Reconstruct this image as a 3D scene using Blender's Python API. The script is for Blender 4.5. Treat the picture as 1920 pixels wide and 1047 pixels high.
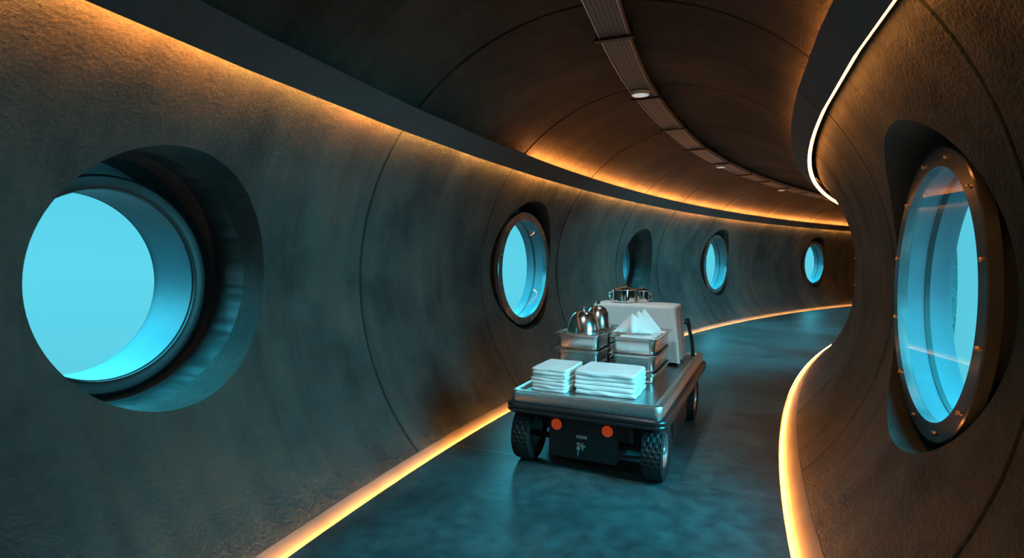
import bpy, bmesh, math, random
from math import sin, cos, pi, radians, sqrt, asin, hypot
from mathutils import Vector, Matrix, noise

scene = bpy.context.scene
for o in list(bpy.data.objects):
    bpy.data.objects.remove(o, do_unlink=True)
COL = scene.collection
R = random.Random(7)

# ------------------------------------------------------------------ camera
CAM_H, PITCH, ROLL, FPX = 1.5433, 0.042735, 0.010349, 1057.68
cam = bpy.data.cameras.new('camera')
cam.sensor_width = 36.0
cam.lens = 36.0 * FPX / 1920.0
cam.clip_start = 0.02
cam.clip_end = 300
camo = bpy.data.objects.new('camera', cam)
COL.objects.link(camo)
_r0 = Vector((1, 0, 0)); _u0 = Vector((0, sin(PITCH), cos(PITCH))); _f0 = Vector((0, cos(PITCH), -sin(PITCH)))
_x = _r0 * cos(ROLL) + _u0 * sin(ROLL)
_y = _u0 * cos(ROLL) - _r0 * sin(ROLL)
_m = Matrix.Identity(4)
for i in range(3):
    _m[i][0] = _x[i]; _m[i][1] = _y[i]; _m[i][2] = -_f0[i]
_m[2][3] = CAM_H
camo.matrix_world = _m
scene.camera = camo

# ------------------------------------------------------------------ exposure and water light outside
scene.view_settings.view_transform = 'Standard'
scene.view_settings.look = 'None'
scene.view_settings.gamma = 1.0
scene.view_settings.use_curve_mapping = False
scene.view_settings.exposure = 0.0
LED_POWER = 150.0
LED_FLOOR = 160.0
LED_BARE = 24.0
GLOW = 34.0
LAMP_W = 165.0
WATER_UP = 19.0
world = bpy.data.worlds.new('water_outside')
scene.world = world
world.use_nodes = True
nt = world.node_tree
nt.nodes.clear()
w_out = nt.nodes.new('ShaderNodeOutputWorld')
w_bg = nt.nodes.new('ShaderNodeBackground')
w_tc = nt.nodes.new('ShaderNodeTexCoord')
w_sep = nt.nodes.new('ShaderNodeSeparateXYZ')
w_ramp = nt.nodes.new('ShaderNodeValToRGB')
w_str = nt.nodes.new('ShaderNodeMapRange')
nt.links.new(w_tc.outputs['Generated'], w_sep.inputs[0])
nt.links.new(w_sep.outputs['Z'], w_str.inputs['Value'])
w_str.inputs['From Min'].default_value = 0.135
w_str.inputs['From Max'].default_value = 0.36
w_str.inputs['To Min'].default_value = 1.0
w_str.inputs['To Max'].default_value = WATER_UP
w_map = nt.nodes.new('ShaderNodeMapRange')
nt.links.new(w_sep.outputs['Z'], w_map.inputs['Value'])
w_map.inputs['From Min'].default_value = -0.6
w_map.inputs['From Max'].default_value = 0.7
nt.links.new(w_map.outputs[0], w_ramp.inputs['Fac'])
cr = w_ramp.color_ramp
cr.elements[0].position = 0.0; cr.elements[0].color = (0.10, 0.50, 0.60, 1)
cr.elements[1].position = 1.0; cr.elements[1].color = (0.018, 0.47, 0.66, 1)
e = cr.elements.new(0.45); e.color = (0.118, 0.69, 0.87, 1)
nt.links.new(w_ramp.outputs['Color'], w_bg.inputs['Color'])
# added glow lobe in the water, out of view behind right, lighting the left wall
w_dot = nt.nodes.new('ShaderNodeVectorMath'); w_dot.operation = 'DOT_PRODUCT'
w_dot.inputs[1].default_value = (0.872, -0.40, 0.28)
nt.links.new(w_tc.outputs['Generated'], w_dot.inputs[0])
w_glow = nt.nodes.new('ShaderNodeMapRange'); w_glow.interpolation_type = 'SMOOTHSTEP'
w_glow.inputs['From Min'].default_value = 0.60; w_glow.inputs['From Max'].default_value = 0.97
w_glow.inputs['To Min'].default_value = 0.0; w_glow.inputs['To Max'].default_value = GLOW
nt.links.new(w_dot.outputs['Value'], w_glow.inputs['Value'])
w_add = nt.nodes.new('ShaderNodeMath'); w_add.operation = 'ADD'
nt.links.new(w_str.outputs[0], w_add.inputs[0]); nt.links.new(w_glow.outputs[0], w_add.inputs[1])
nt.links.new(w_add.outputs[0], w_bg.inputs['Strength'])
nt.links.new(w_bg.outputs[0], w_out.inputs['Surface'])

# ------------------------------------------------------------------ plan of the tunnel (an arc of slowly changing radius)
CX, CY, RC = 29.12756, -8.351593, 30.93181
RT, ZC = 1.82, 1.34                       # tube radius and height of its axis

def _dr(t):
    t -= 0.79516
    return 2.483869 * t * t + 2.678021 * t ** 3 - 3.884530 * t ** 4

def dR(t):
    if t < 0.30:
        return _dr(0.30) + (t - 0.30) * 1.2
    if t > 1.0:
        return _dr(1.0) + (t - 1.0) * 1.0
    return _dr(t)

def P(t, d, z):
    """point at plan angle t, d metres outwards (left) of the tunnel's middle line"""
    r = RC + dR(t) + d
    return Vector((CX - r * cos(t), CY + r * sin(t), z))

T0, T1 = 0.13, 1.17

# ------------------------------------------------------------------ helpers
def tag(o, label=None, cat=None, group=None, kind=None):
    if label: o['label'] = label
    if cat: o['category'] = cat
    if group: o['group'] = group
    if kind: o['kind'] = kind
    return o

def empty(name, loc=(0, 0, 0), rz=0.0):
    o = bpy.data.objects.new(name, None)
    o.empty_display_size = 0.1
    o.location = loc
    o.rotation_euler = (0, 0, rz)
    COL.objects.link(o)
    return o

class MB:
    def __init__(self):
        self.v, self.f, self.uv = [], [], None

    def add(self, verts, faces):
        b = len(self.v)
        self.v += [tuple(x) for x in verts]
        self.f += [tuple(i + b for i in fc) for fc in faces]
        return self

    def box(self, c, s, rot=None):
        x, y, z = s[0] / 2, s[1] / 2, s[2] / 2
        vs = [Vector((i, j, k)) for i in (-x, x) for j in (-y, y) for k in (-z, z)]
        if rot is not None:
            vs = [rot @ q for q in vs]
        c = Vector(c)
        return self.add([q + c for q in vs], [(0, 1, 3, 2), (4, 6, 7, 5), (0, 4, 5, 1), (2, 3, 7, 6), (0, 2, 6, 4), (1, 5, 7, 3)])

    def rings(self, rs, cap0=True, cap1=True):
        n = len(rs[0])
        vs = [q for r in rs for q in r]
        fs = []
        for i in range(len(rs) - 1):
            for j in range(n):
                k = (j + 1) % n
                fs.append((i * n + j, i * n + k, (i + 1) * n + k, (i + 1) * n + j))
        if cap0: fs.append(tuple(reversed(range(n))))
        if cap1: fs.append(tuple((len(rs) - 1) * n + j for j in range(n)))
        return self.add(vs, fs)

    def lathe(self, prof, n=48, axis='z', c=(0, 0, 0), cap0=False, cap1=False):
        """prof: list of (radius, height); axis z / x / y"""
        c = Vector(c)
        rs = []
        for r, h in prof:
            ring = []
            for j in range(n):
                a = 2 * pi * j / n
                u, w = r * cos(a), r * sin(a)
                q = Vector((u, w, h)) if axis == 'z' else (Vector((h, u, w)) if axis == 'x' else Vector((w, h, u)))
                ring.append(q + c)
            rs.append(ring)
        return self.rings(rs, cap0, cap1)

    def tube(self, path, r, n=10, closed=False):
        pts = [Vector(q) for q in path]
        m = len(pts)
        rr = r if isinstance(r, (list, tuple)) else [r] * m
        rs = []
        prev = None
        for i in range(m):
            if closed:
                t = pts[(i + 1) % m] - pts[i - 1]
            else:
                t = pts[min(i + 1, m - 1)] - pts[max(i - 1, 0)]
            t.normalize()
            if prev is None:
                up = Vector((0, 0, 1)) if abs(t.z) < 0.9 else Vector((1, 0, 0))
                a = t.cross(up).normalized()
            else:
                a = (prev - t * prev.dot(t)).normalized()
            prev = a
            b = t.cross(a)
            rs.append([pts[i] + (a * cos(2 * pi * k / n) + b * sin(2 * pi * k / n)) * rr[i] for k in range(n)])
        if closed:
            rs.append(rs[0])
            return self.rings(rs, False, False)
        return self.rings(rs, True, True)

    def grid(self, rows, close=False):
        n = len(rows[0])
        vs = [q for r in rows for q in r]
        fs = []
        for i in range(len(rows) - 1):
            for j in range(n - 1):
                fs.append((i * n + j, i * n + j + 1, (i + 1) * n + j + 1, (i + 1) * n + j))
        return self.add(vs, fs)

    def build(self, name, mat, parent=None, smooth=35, bevel=None, loc=None, rz=None, fixn=True):
        me = bpy.data.meshes.new(name)
        me.from_pydata(self.v, [], self.f)
        if fixn:
            bm = bmesh.new(); bm.from_mesh(me)
            bmesh.ops.remove_doubles(bm, verts=bm.verts, dist=1e-6)
            bmesh.ops.recalc_face_normals(bm, faces=bm.faces)
            bm.to_mesh(me); bm.free()
        if smooth:
            me.polygons.foreach_set('use_smooth', [True] * len(me.polygons))
            me.set_sharp_from_angle(angle=radians(smooth))
        if mat: me.materials.append(mat)
        o = bpy.data.objects.new(name, me)
        COL.objects.link(o)
        if parent: o.parent = parent
        if loc is not None: o.location = loc
        if rz is not None: o.rotation_euler = (0, 0, rz)
        if bevel:
            b = o.modifiers.new('edge', 'BEVEL'); b.width = bevel; b.segments = 3; b.limit_method = 'ANGLE'
            b.angle_limit = radians(40); b.harden_normals = False
        return o

def rrect(hx, hy, r, z=0.0, n=6, sub=1):
    """rounded rectangle outline; sub > 1 adds points along the straight sides"""
    r = max(min(r, hx, hy), 1e-5)
    pts = []
    for k, (sx, sy) in enumerate(((1, 1), (-1, 1), (-1, -1), (1, -1))):
        for i in range(n + 1):
            a = pi / 2 * (k + i / n)
            pts.append(Vector((sx * (hx - r) + r * cos(a), sy * (hy - r) + r * sin(a), z)))
    if sub > 1:
        out = []
        m = len(pts)
        for i in range(m):
            a, b = pts[i], pts[(i + 1) % m]
            out.append(a)
            if (i + 1) % (n + 1) == 0:
                for s in range(1, sub):
                    out.append(a.lerp(b, s / sub))
        pts = out
    return pts

def copy_tree(o, parent=None):
    c = o.copy(); COL.objects.link(c)
    if parent is not None:
        c.parent = parent
        c.matrix_parent_inverse = o.matrix_parent_inverse
    for ch in list(o.children):
        copy_tree(ch, c)
    return c

# ------------------------------------------------------------------ materials
class NT:
    def __init__(self, name):
        self.m = bpy.data.materials.new(name)
        self.m.use_nodes = True
        self.t = self.m.node_tree
        self.b = self.t.nodes['Principled BSDF']
        self.out = self.t.nodes['Material Output']
    def n(self, typ, **kw):
        nd = self.t.nodes.new(typ)
        for k, v in kw.items():
            if k in nd.inputs: nd.inputs[k].default_value = v
            else: setattr(nd, k, v)
        return nd
    def l(self, a, b):
        self.t.links.new(a, b)
    def ramp(self, fac, stops):
        r = self.n('ShaderNodeValToRGB')
        els = r.color_ramp.elements
        els[0].position, els[0].color = stops[0][0], (*stops[0][1], 1)
        els[1].position, els[1].color = stops[-1][0], (*stops[-1][1], 1)
        for p, c in stops[1:-1]:
            e = els.new(p); e.color = (*c, 1)
        self.l(fac, r.inputs['Fac'])
        return r.outputs['Color']

def simple(name, col, rough=0.5, metal=0.0, bump=0.0, bscale=200.0, var=0.0, vscale=8.0, coat=0.0):
    k = NT(name)
    k.b.inputs['Roughness'].default_value = rough
    k.b.inputs['Metallic'].default_value = metal
    k.b.inputs['Coat Weight'].default_value = coat
    tc = k.n('ShaderNodeTexCoord')
    if var > 0:
        ns = k.n('ShaderNodeTexNoise', Scale=vscale, Detail=4.0)
        k.l(tc.outputs['Object'], ns.inputs['Vector'])
        lo = tuple(c * (1 - var) for c in col); hi = tuple(min(1, c * (1 + var)) for c in col)
        k.l(k.ramp(ns.outputs['Fac'], [(0.3, lo), (0.7, hi)]), k.b.inputs['Base Color'])
    else:
        k.b.inputs['Base Color'].default_value = (*col, 1)
    if bump > 0:
        nb = k.n('ShaderNodeTexNoise', Scale=bscale, Detail=3.0)
        k.l(tc.outputs['Object'], nb.inputs['Vector'])
        bp = k.n('ShaderNodeBump', Strength=bump, Distance=0.002)
        k.l(nb.outputs['Fac'], bp.inputs['Height'])
        k.l(bp.outputs['Normal'], k.b.inputs['Normal'])
    return k.m

def concrete(name, base, dark, warm, bump=0.6):
    """sprayed, floated concrete: fine stucco grain, broad trowel clouds, streaks that run round the tube"""
    k = NT(name)
    uv = k.n('ShaderNodeUVMap')
    tc = k.n('ShaderNodeTexCoord')
    clouds = k.n('ShaderNodeTexNoise', Scale=0.9, Detail=6.0, Roughness=0.62)
    k.l(tc.outputs['Object'], clouds.inputs['Vector'])
    mp = k.n('ShaderNodeMapping')
    mp.inputs['Scale'].default_value = (3.6, 0.55, 1.0)
    mp.inputs['Rotation'].default_value = (0, 0, radians(14))
    k.l(uv.outputs['UV'], mp.inputs['Vector'])
    streak = k.n('ShaderNodeTexNoise', Scale=1.5, Detail=5.0, Roughness=0.55, Distortion=0.4)
    k.l(mp.outputs['Vector'], streak.inputs['Vector'])
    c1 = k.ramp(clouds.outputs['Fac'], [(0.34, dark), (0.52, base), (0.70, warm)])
    s1 = k.ramp(streak.outputs['Fac'], [(0.30, (0.74, 0.75, 0.76)), (0.70, (1.22, 1.20, 1.16))])
    mx = k.n('ShaderNodeMix', data_type='RGBA', blend_type='MULTIPLY')
    mx.inputs['Factor'].default_value = 1.0
    k.l(c1, mx.inputs[6]); k.l(s1, mx.inputs[7])
    k.l(mx.outputs[2], k.b.inputs['Base Color'])
    k.b.inputs['Roughness'].default_value = 0.62
    k.b.inputs['Specular IOR Level'].default_value = 0.12
    g1 = k.n('ShaderNodeTexNoise', Scale=55.0, Detail=4.0, Roughness=0.6)
    k.l(tc.outputs['Object'], g1.inputs['Vector'])
    g2 = k.n('ShaderNodeTexNoise', Scale=9.0, Detail=3.0)
    k.l(tc.outputs['Object'], g2.inputs['Vector'])
    ad = k.n('ShaderNodeMath', operation='MULTIPLY_ADD')
    ad.inputs[1].default_value = 1.2
    k.l(g2.outputs['Fac'], ad.inputs[0]); k.l(g1.outputs['Fac'], ad.inputs[2])
    bp = k.n('ShaderNodeBump', Strength=bump, Distance=0.022)
    k.l(ad.outputs[0], bp.inputs['Height'])
    k.l(bp.outputs['Normal'], k.b.inputs['Normal'])
    return k.m

M = {}
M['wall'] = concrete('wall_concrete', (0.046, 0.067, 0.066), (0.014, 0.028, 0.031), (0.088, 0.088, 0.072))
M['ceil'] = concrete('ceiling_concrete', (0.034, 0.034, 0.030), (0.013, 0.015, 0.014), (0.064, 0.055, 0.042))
M['strip'] = simple('kerb_plaster', (0.115, 0.125, 0.112), 0.6, bump=0.35, bscale=60, var=0.18, vscale=3)
M['recess'] = simple('recess_render', (0.035, 0.039, 0.040), 0.5, bump=0.3, bscale=40, var=0.25, vscale=3)
M['ring'] = simple('dark_pipe_steel', (0.014, 0.018, 0.02), 0.45, 0.3, var=0.3, vscale=5)
M['tube'] = simple('acrylic_tube', (0.055, 0.085, 0.105), 0.5, var=0.22, vscale=2.5, bump=0.15, bscale=14)
M['flange'] = simple('clear_flange', (0.06, 0.078, 0.083), 0.16, 0.0, var=0.3, vscale=6)
M['bolt'] = simple('bolt_steel', (0.45, 0.42, 0.38), 0.3, 1.0)
M['cove'] = simple('cove_paint', (0.030, 0.040, 0.042), 0.5, var=0.2, vscale=3)
M['steel'] = simple('brushed_steel', (0.74, 0.74, 0.71), 0.38, 1.0, var=0.10, vscale=30, bump=0.05, bscale=300)
M['pan'] = simple('pan_steel', (0.72, 0.73, 0.71), 0.24, 1.0, var=0.06, vscale=20)
M['deck'] = simple('deck_steel', (0.36, 0.38, 0.38), 0.30, 1.0, var=0.12, vscale=12)
M['chrome'] = simple('polished_steel', (0.74, 0.71, 0.66), 0.09, 1.0)
M['satin'] = simple('satin_dome_steel', (0.80, 0.78, 0.74), 0.2, 1.0)
M['black'] = simple('black_paint', (0.012, 0.013, 0.015), 0.42, var=0.3, vscale=5)
M['rubber'] = simple('black_rubber', (0.016, 0.017, 0.018), 0.55, bump=0.2, bscale=120)
M['bumper'] = simple('bumper_rubber', (0.014, 0.015, 0.016), 0.32, coat=0.2)
M['rim'] = simple('rim_steel', (0.55, 0.58, 0.60), 0.3, 0.85)
M['plate'] = simple('plate_metal', (0.5, 0.5, 0.48), 0.4, 0.8)
M['cloth'] = simple('white_linen', (0.80, 0.80, 0.78), 0.85, bump=0.25, bscale=260, var=0.05, vscale=6)
M['towel'] = simple('white_terry', (0.84, 0.84, 0.82), 0.9, bump=0.6, bscale=420, var=0.05, vscale=10)
M['lampwhite'] = simple('lamp_white', (0.7, 0.7, 0.68), 0.4)

def lens_mat():
    k = NT('orange_reflector')
    k.b.inputs['Base Color'].default_value = (0.80, 0.075, 0.012, 1)
    k.b.inputs['Roughness'].default_value = 0.25
    k.b.inputs['Coat Weight'].default_value = 0.6
    k.b.inputs['Emission Color'].default_value = (0.9, 0.08, 0.012, 1)
    k.b.inputs['Emission Strength'].default_value = 0.25
    tc = k.n('ShaderNodeTexCoord')
    vo = k.n('ShaderNodeTexVoronoi', Scale=150.0)
    k.l(tc.outputs['Object'], vo.inputs['Vector'])
    bp = k.n('ShaderNodeBump', Strength=0.5, Distance=0.002)
    k.l(vo.outputs['Distance'], bp.inputs['Height']); k.l(bp.outputs['Normal'], k.b.inputs['Normal'])
    return k.m
M['lens'] = lens_mat()

def led_mat(name, col, strength):
    k = NT(name)
    k.b.inputs['Base Color'].default_value = (0.9, 0.85, 0.8, 1)
    k.b.inputs['Emission Color'].default_value = (*col, 1)
    k.b.inputs['Emission Strength'].default_value = strength
    return k.m
M['led'] = led_mat('warm_led', (1.0, 0.30, 0.058), LED_POWER)
M['led_bare'] = led_mat('warm_led_bare', (1.0, 0.30, 0.058), LED_BARE)
M['led_upper'] = led_mat('warm_led_upper', (1.0, 0.30, 0.058), LED_BARE * 1.5)
M['led_floor'] = led_mat('warm_led_floor', (1.0, 0.30, 0.058), LED_FLOOR)
M['lamp'] = led_mat('lamp_face', (0.75, 0.92, 0.92), 0.45)

def glass_mat():
    k = NT('window_pane')
    tr = k.n('ShaderNodeBsdfTransparent', Color=(0.99, 1.0, 1.0, 1))
    gl = k.n('ShaderNodeBsdfGlossy', Color=(1, 1, 1, 1), Roughness=0.015)
    fr = k.n('ShaderNodeFresnel', IOR=1.28)
    mx = k.n('ShaderNodeMixShader')
    ge = k.n('ShaderNodeNewGeometry')
    ml = k.n('ShaderNodeMath', operation='SUBTRACT', use_clamp=True)     # one reflecting face only: the pane is thin
    k.l(fr.outputs[0], ml.inputs[0]); k.l(ge.outputs['Backfacing'], ml.inputs[1])
    k.l(ml.outputs[0], mx.inputs[0]); k.l(tr.outputs[0], mx.inputs[1]); k.l(gl.outputs[0], mx.inputs[2])
    k.l(mx.outputs[0], k.out.inputs['Surface'])
    return k.m
M['glass'] = glass_mat()

def floor_mat():
    k = NT('polished_floor')
    uv = k.n('ShaderNodeUVMap')
    tc = k.n('ShaderNodeTexCoord')
    n1 = k.n('ShaderNodeTexNoise', Scale=1.3, Detail=7.0, Roughness=0.62, Distortion=0.3)
    k.l(tc.outputs['Object'], n1.inputs['Vector'])
    n2 = k.n('ShaderNodeTexNoise', Scale=9.0, Detail=6.0, Roughness=0.6)
    k.l(tc.outputs['Object'], n2.inputs['Vector'])
    c1 = k.ramp(n1.outputs['Fac'], [(0.3, (0.038, 0.066, 0.068)), (0.5, (0.074, 0.118, 0.122)), (0.72, (0.120, 0.174, 0.176))])
    c2 = k.ramp(n2.outputs['Fac'], [(0.3, (0.55, 0.55, 0.55)), (0.7, (1.35, 1.35, 1.35))])
    mx = k.n('ShaderNodeMix', data_type='RGBA', blend_type='MULTIPLY')
    mx.inputs['Factor'].default_value = 1.0
    k.l(c1, mx.inputs[6]); k.l(c2, mx.inputs[7])
    k.l(mx.outputs[2], k.b.inputs['Base Color'])
    rr = k.n('ShaderNodeMapRange')
    rr.inputs['To Min'].default_value = 0.28; rr.inputs['To Max'].default_value = 0.55
    k.l(n2.outputs['Fac'], rr.inputs['Value'])
    k.l(rr.outputs[0], k.b.inputs['Roughness'])
    k.b.inputs['Specular IOR Level'].default_value = 0.45
    mp = k.n('ShaderNodeMapping')
    mp.inputs['Scale'].default_value = (9.0, 2.6, 1.0)
    k.l(uv.outputs['UV'], mp.inputs['Vector'])
    wv = k.n('ShaderNodeTexNoise', Scale=1.0, Detail=3.0)
    k.l(mp.outputs['Vector'], wv.inputs['Vector'])
    ad = k.n('ShaderNodeMath', operation='MULTIPLY_ADD')
    ad.inputs[1].default_value = 0.12
    k.l(n2.outputs['Fac'], ad.inputs[0]); k.l(wv.outputs['Fac'], ad.inputs[2])
    bp = k.n('ShaderNodeBump', Strength=0.35, Distance=0.012)
    k.l(ad.outputs[0], bp.inputs['Height'])
    k.l(bp.outputs['Normal'], k.b.inputs['Normal'])
    return k.m
M['floor'] = floor_mat()

def perforated():
    k = NT('perforated_tray')
    uv = k.n('ShaderNodeUVMap')
    vo = k.n('ShaderNodeTexVoronoi', Scale=34.0, Randomness=0.0)
    k.l(uv.outputs['UV'], vo.inputs['Vector'])
    col = k.ramp(vo.outputs['Distance'], [(0.22, (0.01, 0.011, 0.012)), (0.30, (0.13, 0.15, 0.15))])
    k.l(col, k.b.inputs['Base Color'])
    k.b.inputs['Metallic'].default_value = 0.4
    k.b.inputs['Roughness'].default_value = 0.45
    return k.m
M['perf'] = perforated()

# ------------------------------------------------------------------ setting: shell of the tunnel
LJ = [0.275, 0.398, 0.4595, 0.521, 0.588, 0.6445, 0.7125, 0.795, 0.885, 0.96]
RJ = [0.292, 0.357, 0.4195, 0.473, 0.540, 0.605, 0.67, 0.75]

def thetas(joints, step=0.0034, coarse_from=0.8):
    ts = set()
    t = T0
    while t < T1:
        ts.add(round(t, 6))
        t += step if t < coarse_from else step * 2
    ts.add(T1)
    out = [t for t in ts if all(abs(t - j) > 0.0011 for j in joints)]
    g = set()
    for j in joints:
        for k in (-0.00046, -0.00022, 0.00022, 0.00046):
            out.append(j + k)
        g.add(round(j - 0.00022, 7)); g.add(round(j + 0.00022, 7))
    return sorted(out), g

def set_uv(me, fn):
    uvl = me.uv_layers.new(name='UVMap')
    co = [fn(v.co) for v in me.vertices]
    for lp in me.loops:
        uvl.data[lp.index].uv = co[lp.vertex_index]

def shell_uv(v):
    dx, dy = v.x - CX, v.y - CY
    t = math.atan2(dy, -dx)
    d = hypot(dx, dy) - RC - dR(t)
    return (t * RC, math.atan2(v.z - ZC, d) * RT if d > -0.0 or v.z > ZC else (math.atan2(v.z - ZC, d) + 2 * pi) * RT)

def shell(name, a0, a1, joints, mat, thick=0.40, nph=46):
    ts, gset = thetas(joints)
    phis = [radians(a0 + (a1 - a0) * i / nph) for i in range(nph + 1)]
    nT, nP = len(ts), nph + 1
    vs, fs = [], []
    for t in ts:
        g = 0.022 if round(t, 7) in gset else 0.0
        for ph in phis:
            r = RT + g
            vs.append(P(t, r * cos(ph), ZC + r * sin(ph)))
    off = len(vs)
    for t in ts:
        for ph in phis:
            r = RT + thick
            vs.append(P(t, r * cos(ph), ZC + r * sin(ph)))
    for i in range(nT - 1):
        for j in range(nP - 1):
            a, b, c, d = i * nP + j, i * nP + j + 1, (i + 1) * nP + j + 1, (i + 1) * nP + j
            fs.append((a, b, c, d)); fs.append((off + d, off + c, off + b, off + a))
    for i in range(nT - 1):
        for j in (0, nP - 1):
            a, d = i * nP + j, (i + 1) * nP + j
            fs.append((a, d, off + d, off + a))
    for j in range(nP - 1):
        for i in (0, nT - 1):
            a, b = i * nP + j, i * nP + j + 1
            fs.append((a, off + a, off + b, b))
    mb = MB(); mb.v, mb.f = [tuple(v) for v in vs], fs
    return mb.build(name, mat, smooth=0)

# windows: (plan angle, side +1 left / -1 right, kind, number)
ZW = 1.373
WINS = [(0.3485, 1, 'deep'), (0.4899, 1, 'flange'), (0.617, 1, 'deep'), (0.7387, 1, 'flange'), (0.9317, 1, 'flange'),
        (0.38905, -1, 'flange'), (0.248, -1, 'flange'), (0.205, 1, 'flange'), (0.59, -1, 'flange'), (0.665, -1, 'flange'), (0.74, -1, 'flange'), (0.815, -1, 'flange'), (0.89, -1, 'flange')]  # all here but the first are unseen, added to let light in
HOLE = {'deep': (0.655, 1.405), 'flange': (0.80, 1.41)}

def wframe(t, side):
    n = Vector((-cos(t), sin(t), 0)) * side
    tg = Vector((sin(t), cos(t), 0))
    return P(t, 0, 0), n, tg

def wpt(t, side, s, x, z):
    o, n, tg = wframe(t, side)
    return o + n * s + tg * x + Vector((0, 0, z))

def wring(t, side, s, r, zc, n=72):
    return [wpt(t, side, s, r * cos(2 * pi * k / n), zc + r * sin(2 * pi * k / n)) for k in range(n)]

def cut_holes(o, wins):
    mb = MB()
    for t, side, kind in wins:
        r, zc = HOLE[kind]
        if kind == 'flange' and t < 0.95 and (side > 0 or t < 0.5):      # countersunk on the water side
            mb.rings([wring(t, side, 1.0, r, zc, 96), wring(t, side, 2.03, r, zc, 96), wring(t, side, 2.05, 1.2, zc, 96), wring(t, side, 2.9, 1.2, zc, 96)])
        else:
            mb.rings([wring(t, side, 1.0, r, zc, 96), wring(t, side, 2.9, r, zc, 96)])
    cut = mb.build('cutter', None, smooth=0)
    md = o.modifiers.new('holes', 'BOOLEAN')
    md.operation = 'DIFFERENCE'; md.object = cut; md.solver = 'EXACT'
    dg = bpy.context.evaluated_depsgraph_get()
    me = bpy.data.meshes.new_from_object(o.evaluated_get(dg))
    o.modifiers.clear()
    old = o.data
    o.data = me
    bpy.data.meshes.remove(old)
    bpy.data.objects.remove(cut, do_unlink=True)

def finish_shell(o):
    me = o.data
    set_uv(me, shell_uv)
    me.polygons.foreach_set('use_smooth', [True] * len(me.polygons))
    me.set_sharp_from_angle(angle=radians(28))

A_FL = -47.9
SEAM_L, SEAM_R = 0.055, 0.10
aL = math.degrees(asin((SEAM_L - ZC) / RT)); aR = math.degrees(asin((SEAM_R - ZC) / RT))
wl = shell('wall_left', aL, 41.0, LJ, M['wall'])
cut_holes(wl, [w for w in WINS if w[1] > 0]); finish_shell(wl)
tag(wl, 'outer curved concrete wall on the left with a row of portholes', 'wall', kind='structure')
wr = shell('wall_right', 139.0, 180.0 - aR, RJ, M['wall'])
cut_holes(wr, [w for w in WINS if w[1] < 0]); finish_shell(wr)
tag(wr, 'inner bulging concrete wall on the right with one large porthole', 'wall', kind='structure')
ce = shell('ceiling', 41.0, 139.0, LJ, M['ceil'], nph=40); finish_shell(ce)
tag(ce, 'dark vaulted concrete ceiling over the curved corridor', 'ceiling', kind='structure')

def sweep(name, prof, mat, t0=T0, t1=T1, step=0.006, parent=None, ts=None, closed=True, smooth=30, uv=None):
    """prof: closed polygon of (d, z), or a function of t"""
    if ts is None:
        n = max(2, int((t1 - t0) / step)); ts = [t0 + (t1 - t0) * i / n for i in range(n + 1)]
    rs = [[P(t, d, z) for d, z in (prof(t) if callable(prof) else prof)] for t in ts]
    mb = MB().rings(rs, True, True)
    o = mb.build(name, mat, parent, smooth=smooth)
    if uv: set_uv(o.data, uv)
    return o

def flat_uv(v):
    dx, dy = v.x - CX, v.y - CY
    t = math.atan2(dy, -dx)
    return (t * RC, hypot(dx, dy) - RC - dR(t))

FW = 1.20
fl = sweep('floor', [(-1.178, -0.05), (1.178, -0.05), (1.178, -0.006), (FW, -0.006), (FW, 0.0), (-FW, 0.0), (-FW, -0.006), (-1.178, -0.006)], M['floor'], step=0.01, uv=flat_uv)
tag(fl, 'dark polished concrete floor curving away to the right', 'floor', kind='structure')

for t in (0.41, 0.60):
    q = [[P(tt, d, z) for d, z in ((-1.195, 0.0), (1.195, 0.0), (1.195, 0.0006), (-1.195, 0.0006))] for tt in (t - 0.00008, t + 0.00008)]
    MB().rings(q).build('joint_line', M['plate'], fl, smooth=0)

def kerb(side, seam):
    d1 = RT * cos(asin((seam - ZC) / RT))
    s = side
    pf = [(s * (d1 - 0.002), seam - 0.004), (s * (d1 + 0.10), seam - 0.004), (s * (d1 + 0.10), -0.16), (s * 1.10, -0.16), (s * 1.10, -0.075), (s * 1.195, -0.060), (s * 1.212, -0.036)]
    return pf
k1 = sweep('trim_1', kerb(1, SEAM_L), M['strip']); tag(k1, 'pale lit plaster kerb along the foot of the left wall', 'kerb', kind='structure')
k2 = sweep('trim_2', kerb(-1, SEAM_R), M['strip']); tag(k2, 'wide pale lit plaster kerb along the foot of the right wall', 'kerb', kind='structure')

def end_cap(name, t):
    pts = [P(t, RT * 1.1 * cos(a), ZC + RT * 1.1 * sin(a)) for a in [2 * pi * i / 48 for i in range(48)]]
    q = [p_ + Vector((sin(t), cos(t), 0)) * 0.1 for p_ in pts]
    o = MB().rings([pts, q]).build(name, M['ceil'], smooth=0)
    return o
tag(end_cap('wall_back', T0 - 0.002), 'concrete end wall of the corridor behind the viewpoint', 'wall', kind='structure')
tag(end_cap('wall_far', T1 + 0.002), 'concrete end wall of the corridor beyond the bend', 'wall', kind='structure')

# ------------------------------------------------------------------ portholes
def ann(mb, t, side, prof, zc, n=72):
    """closed ring of revolution about the window's axis; prof = closed list of (s, r)"""
    rs = [wring(t, side, s, r, zc, n) for s, r in prof]
    rs.append(rs[0])
    return mb.rings(rs, False, False)

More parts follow.
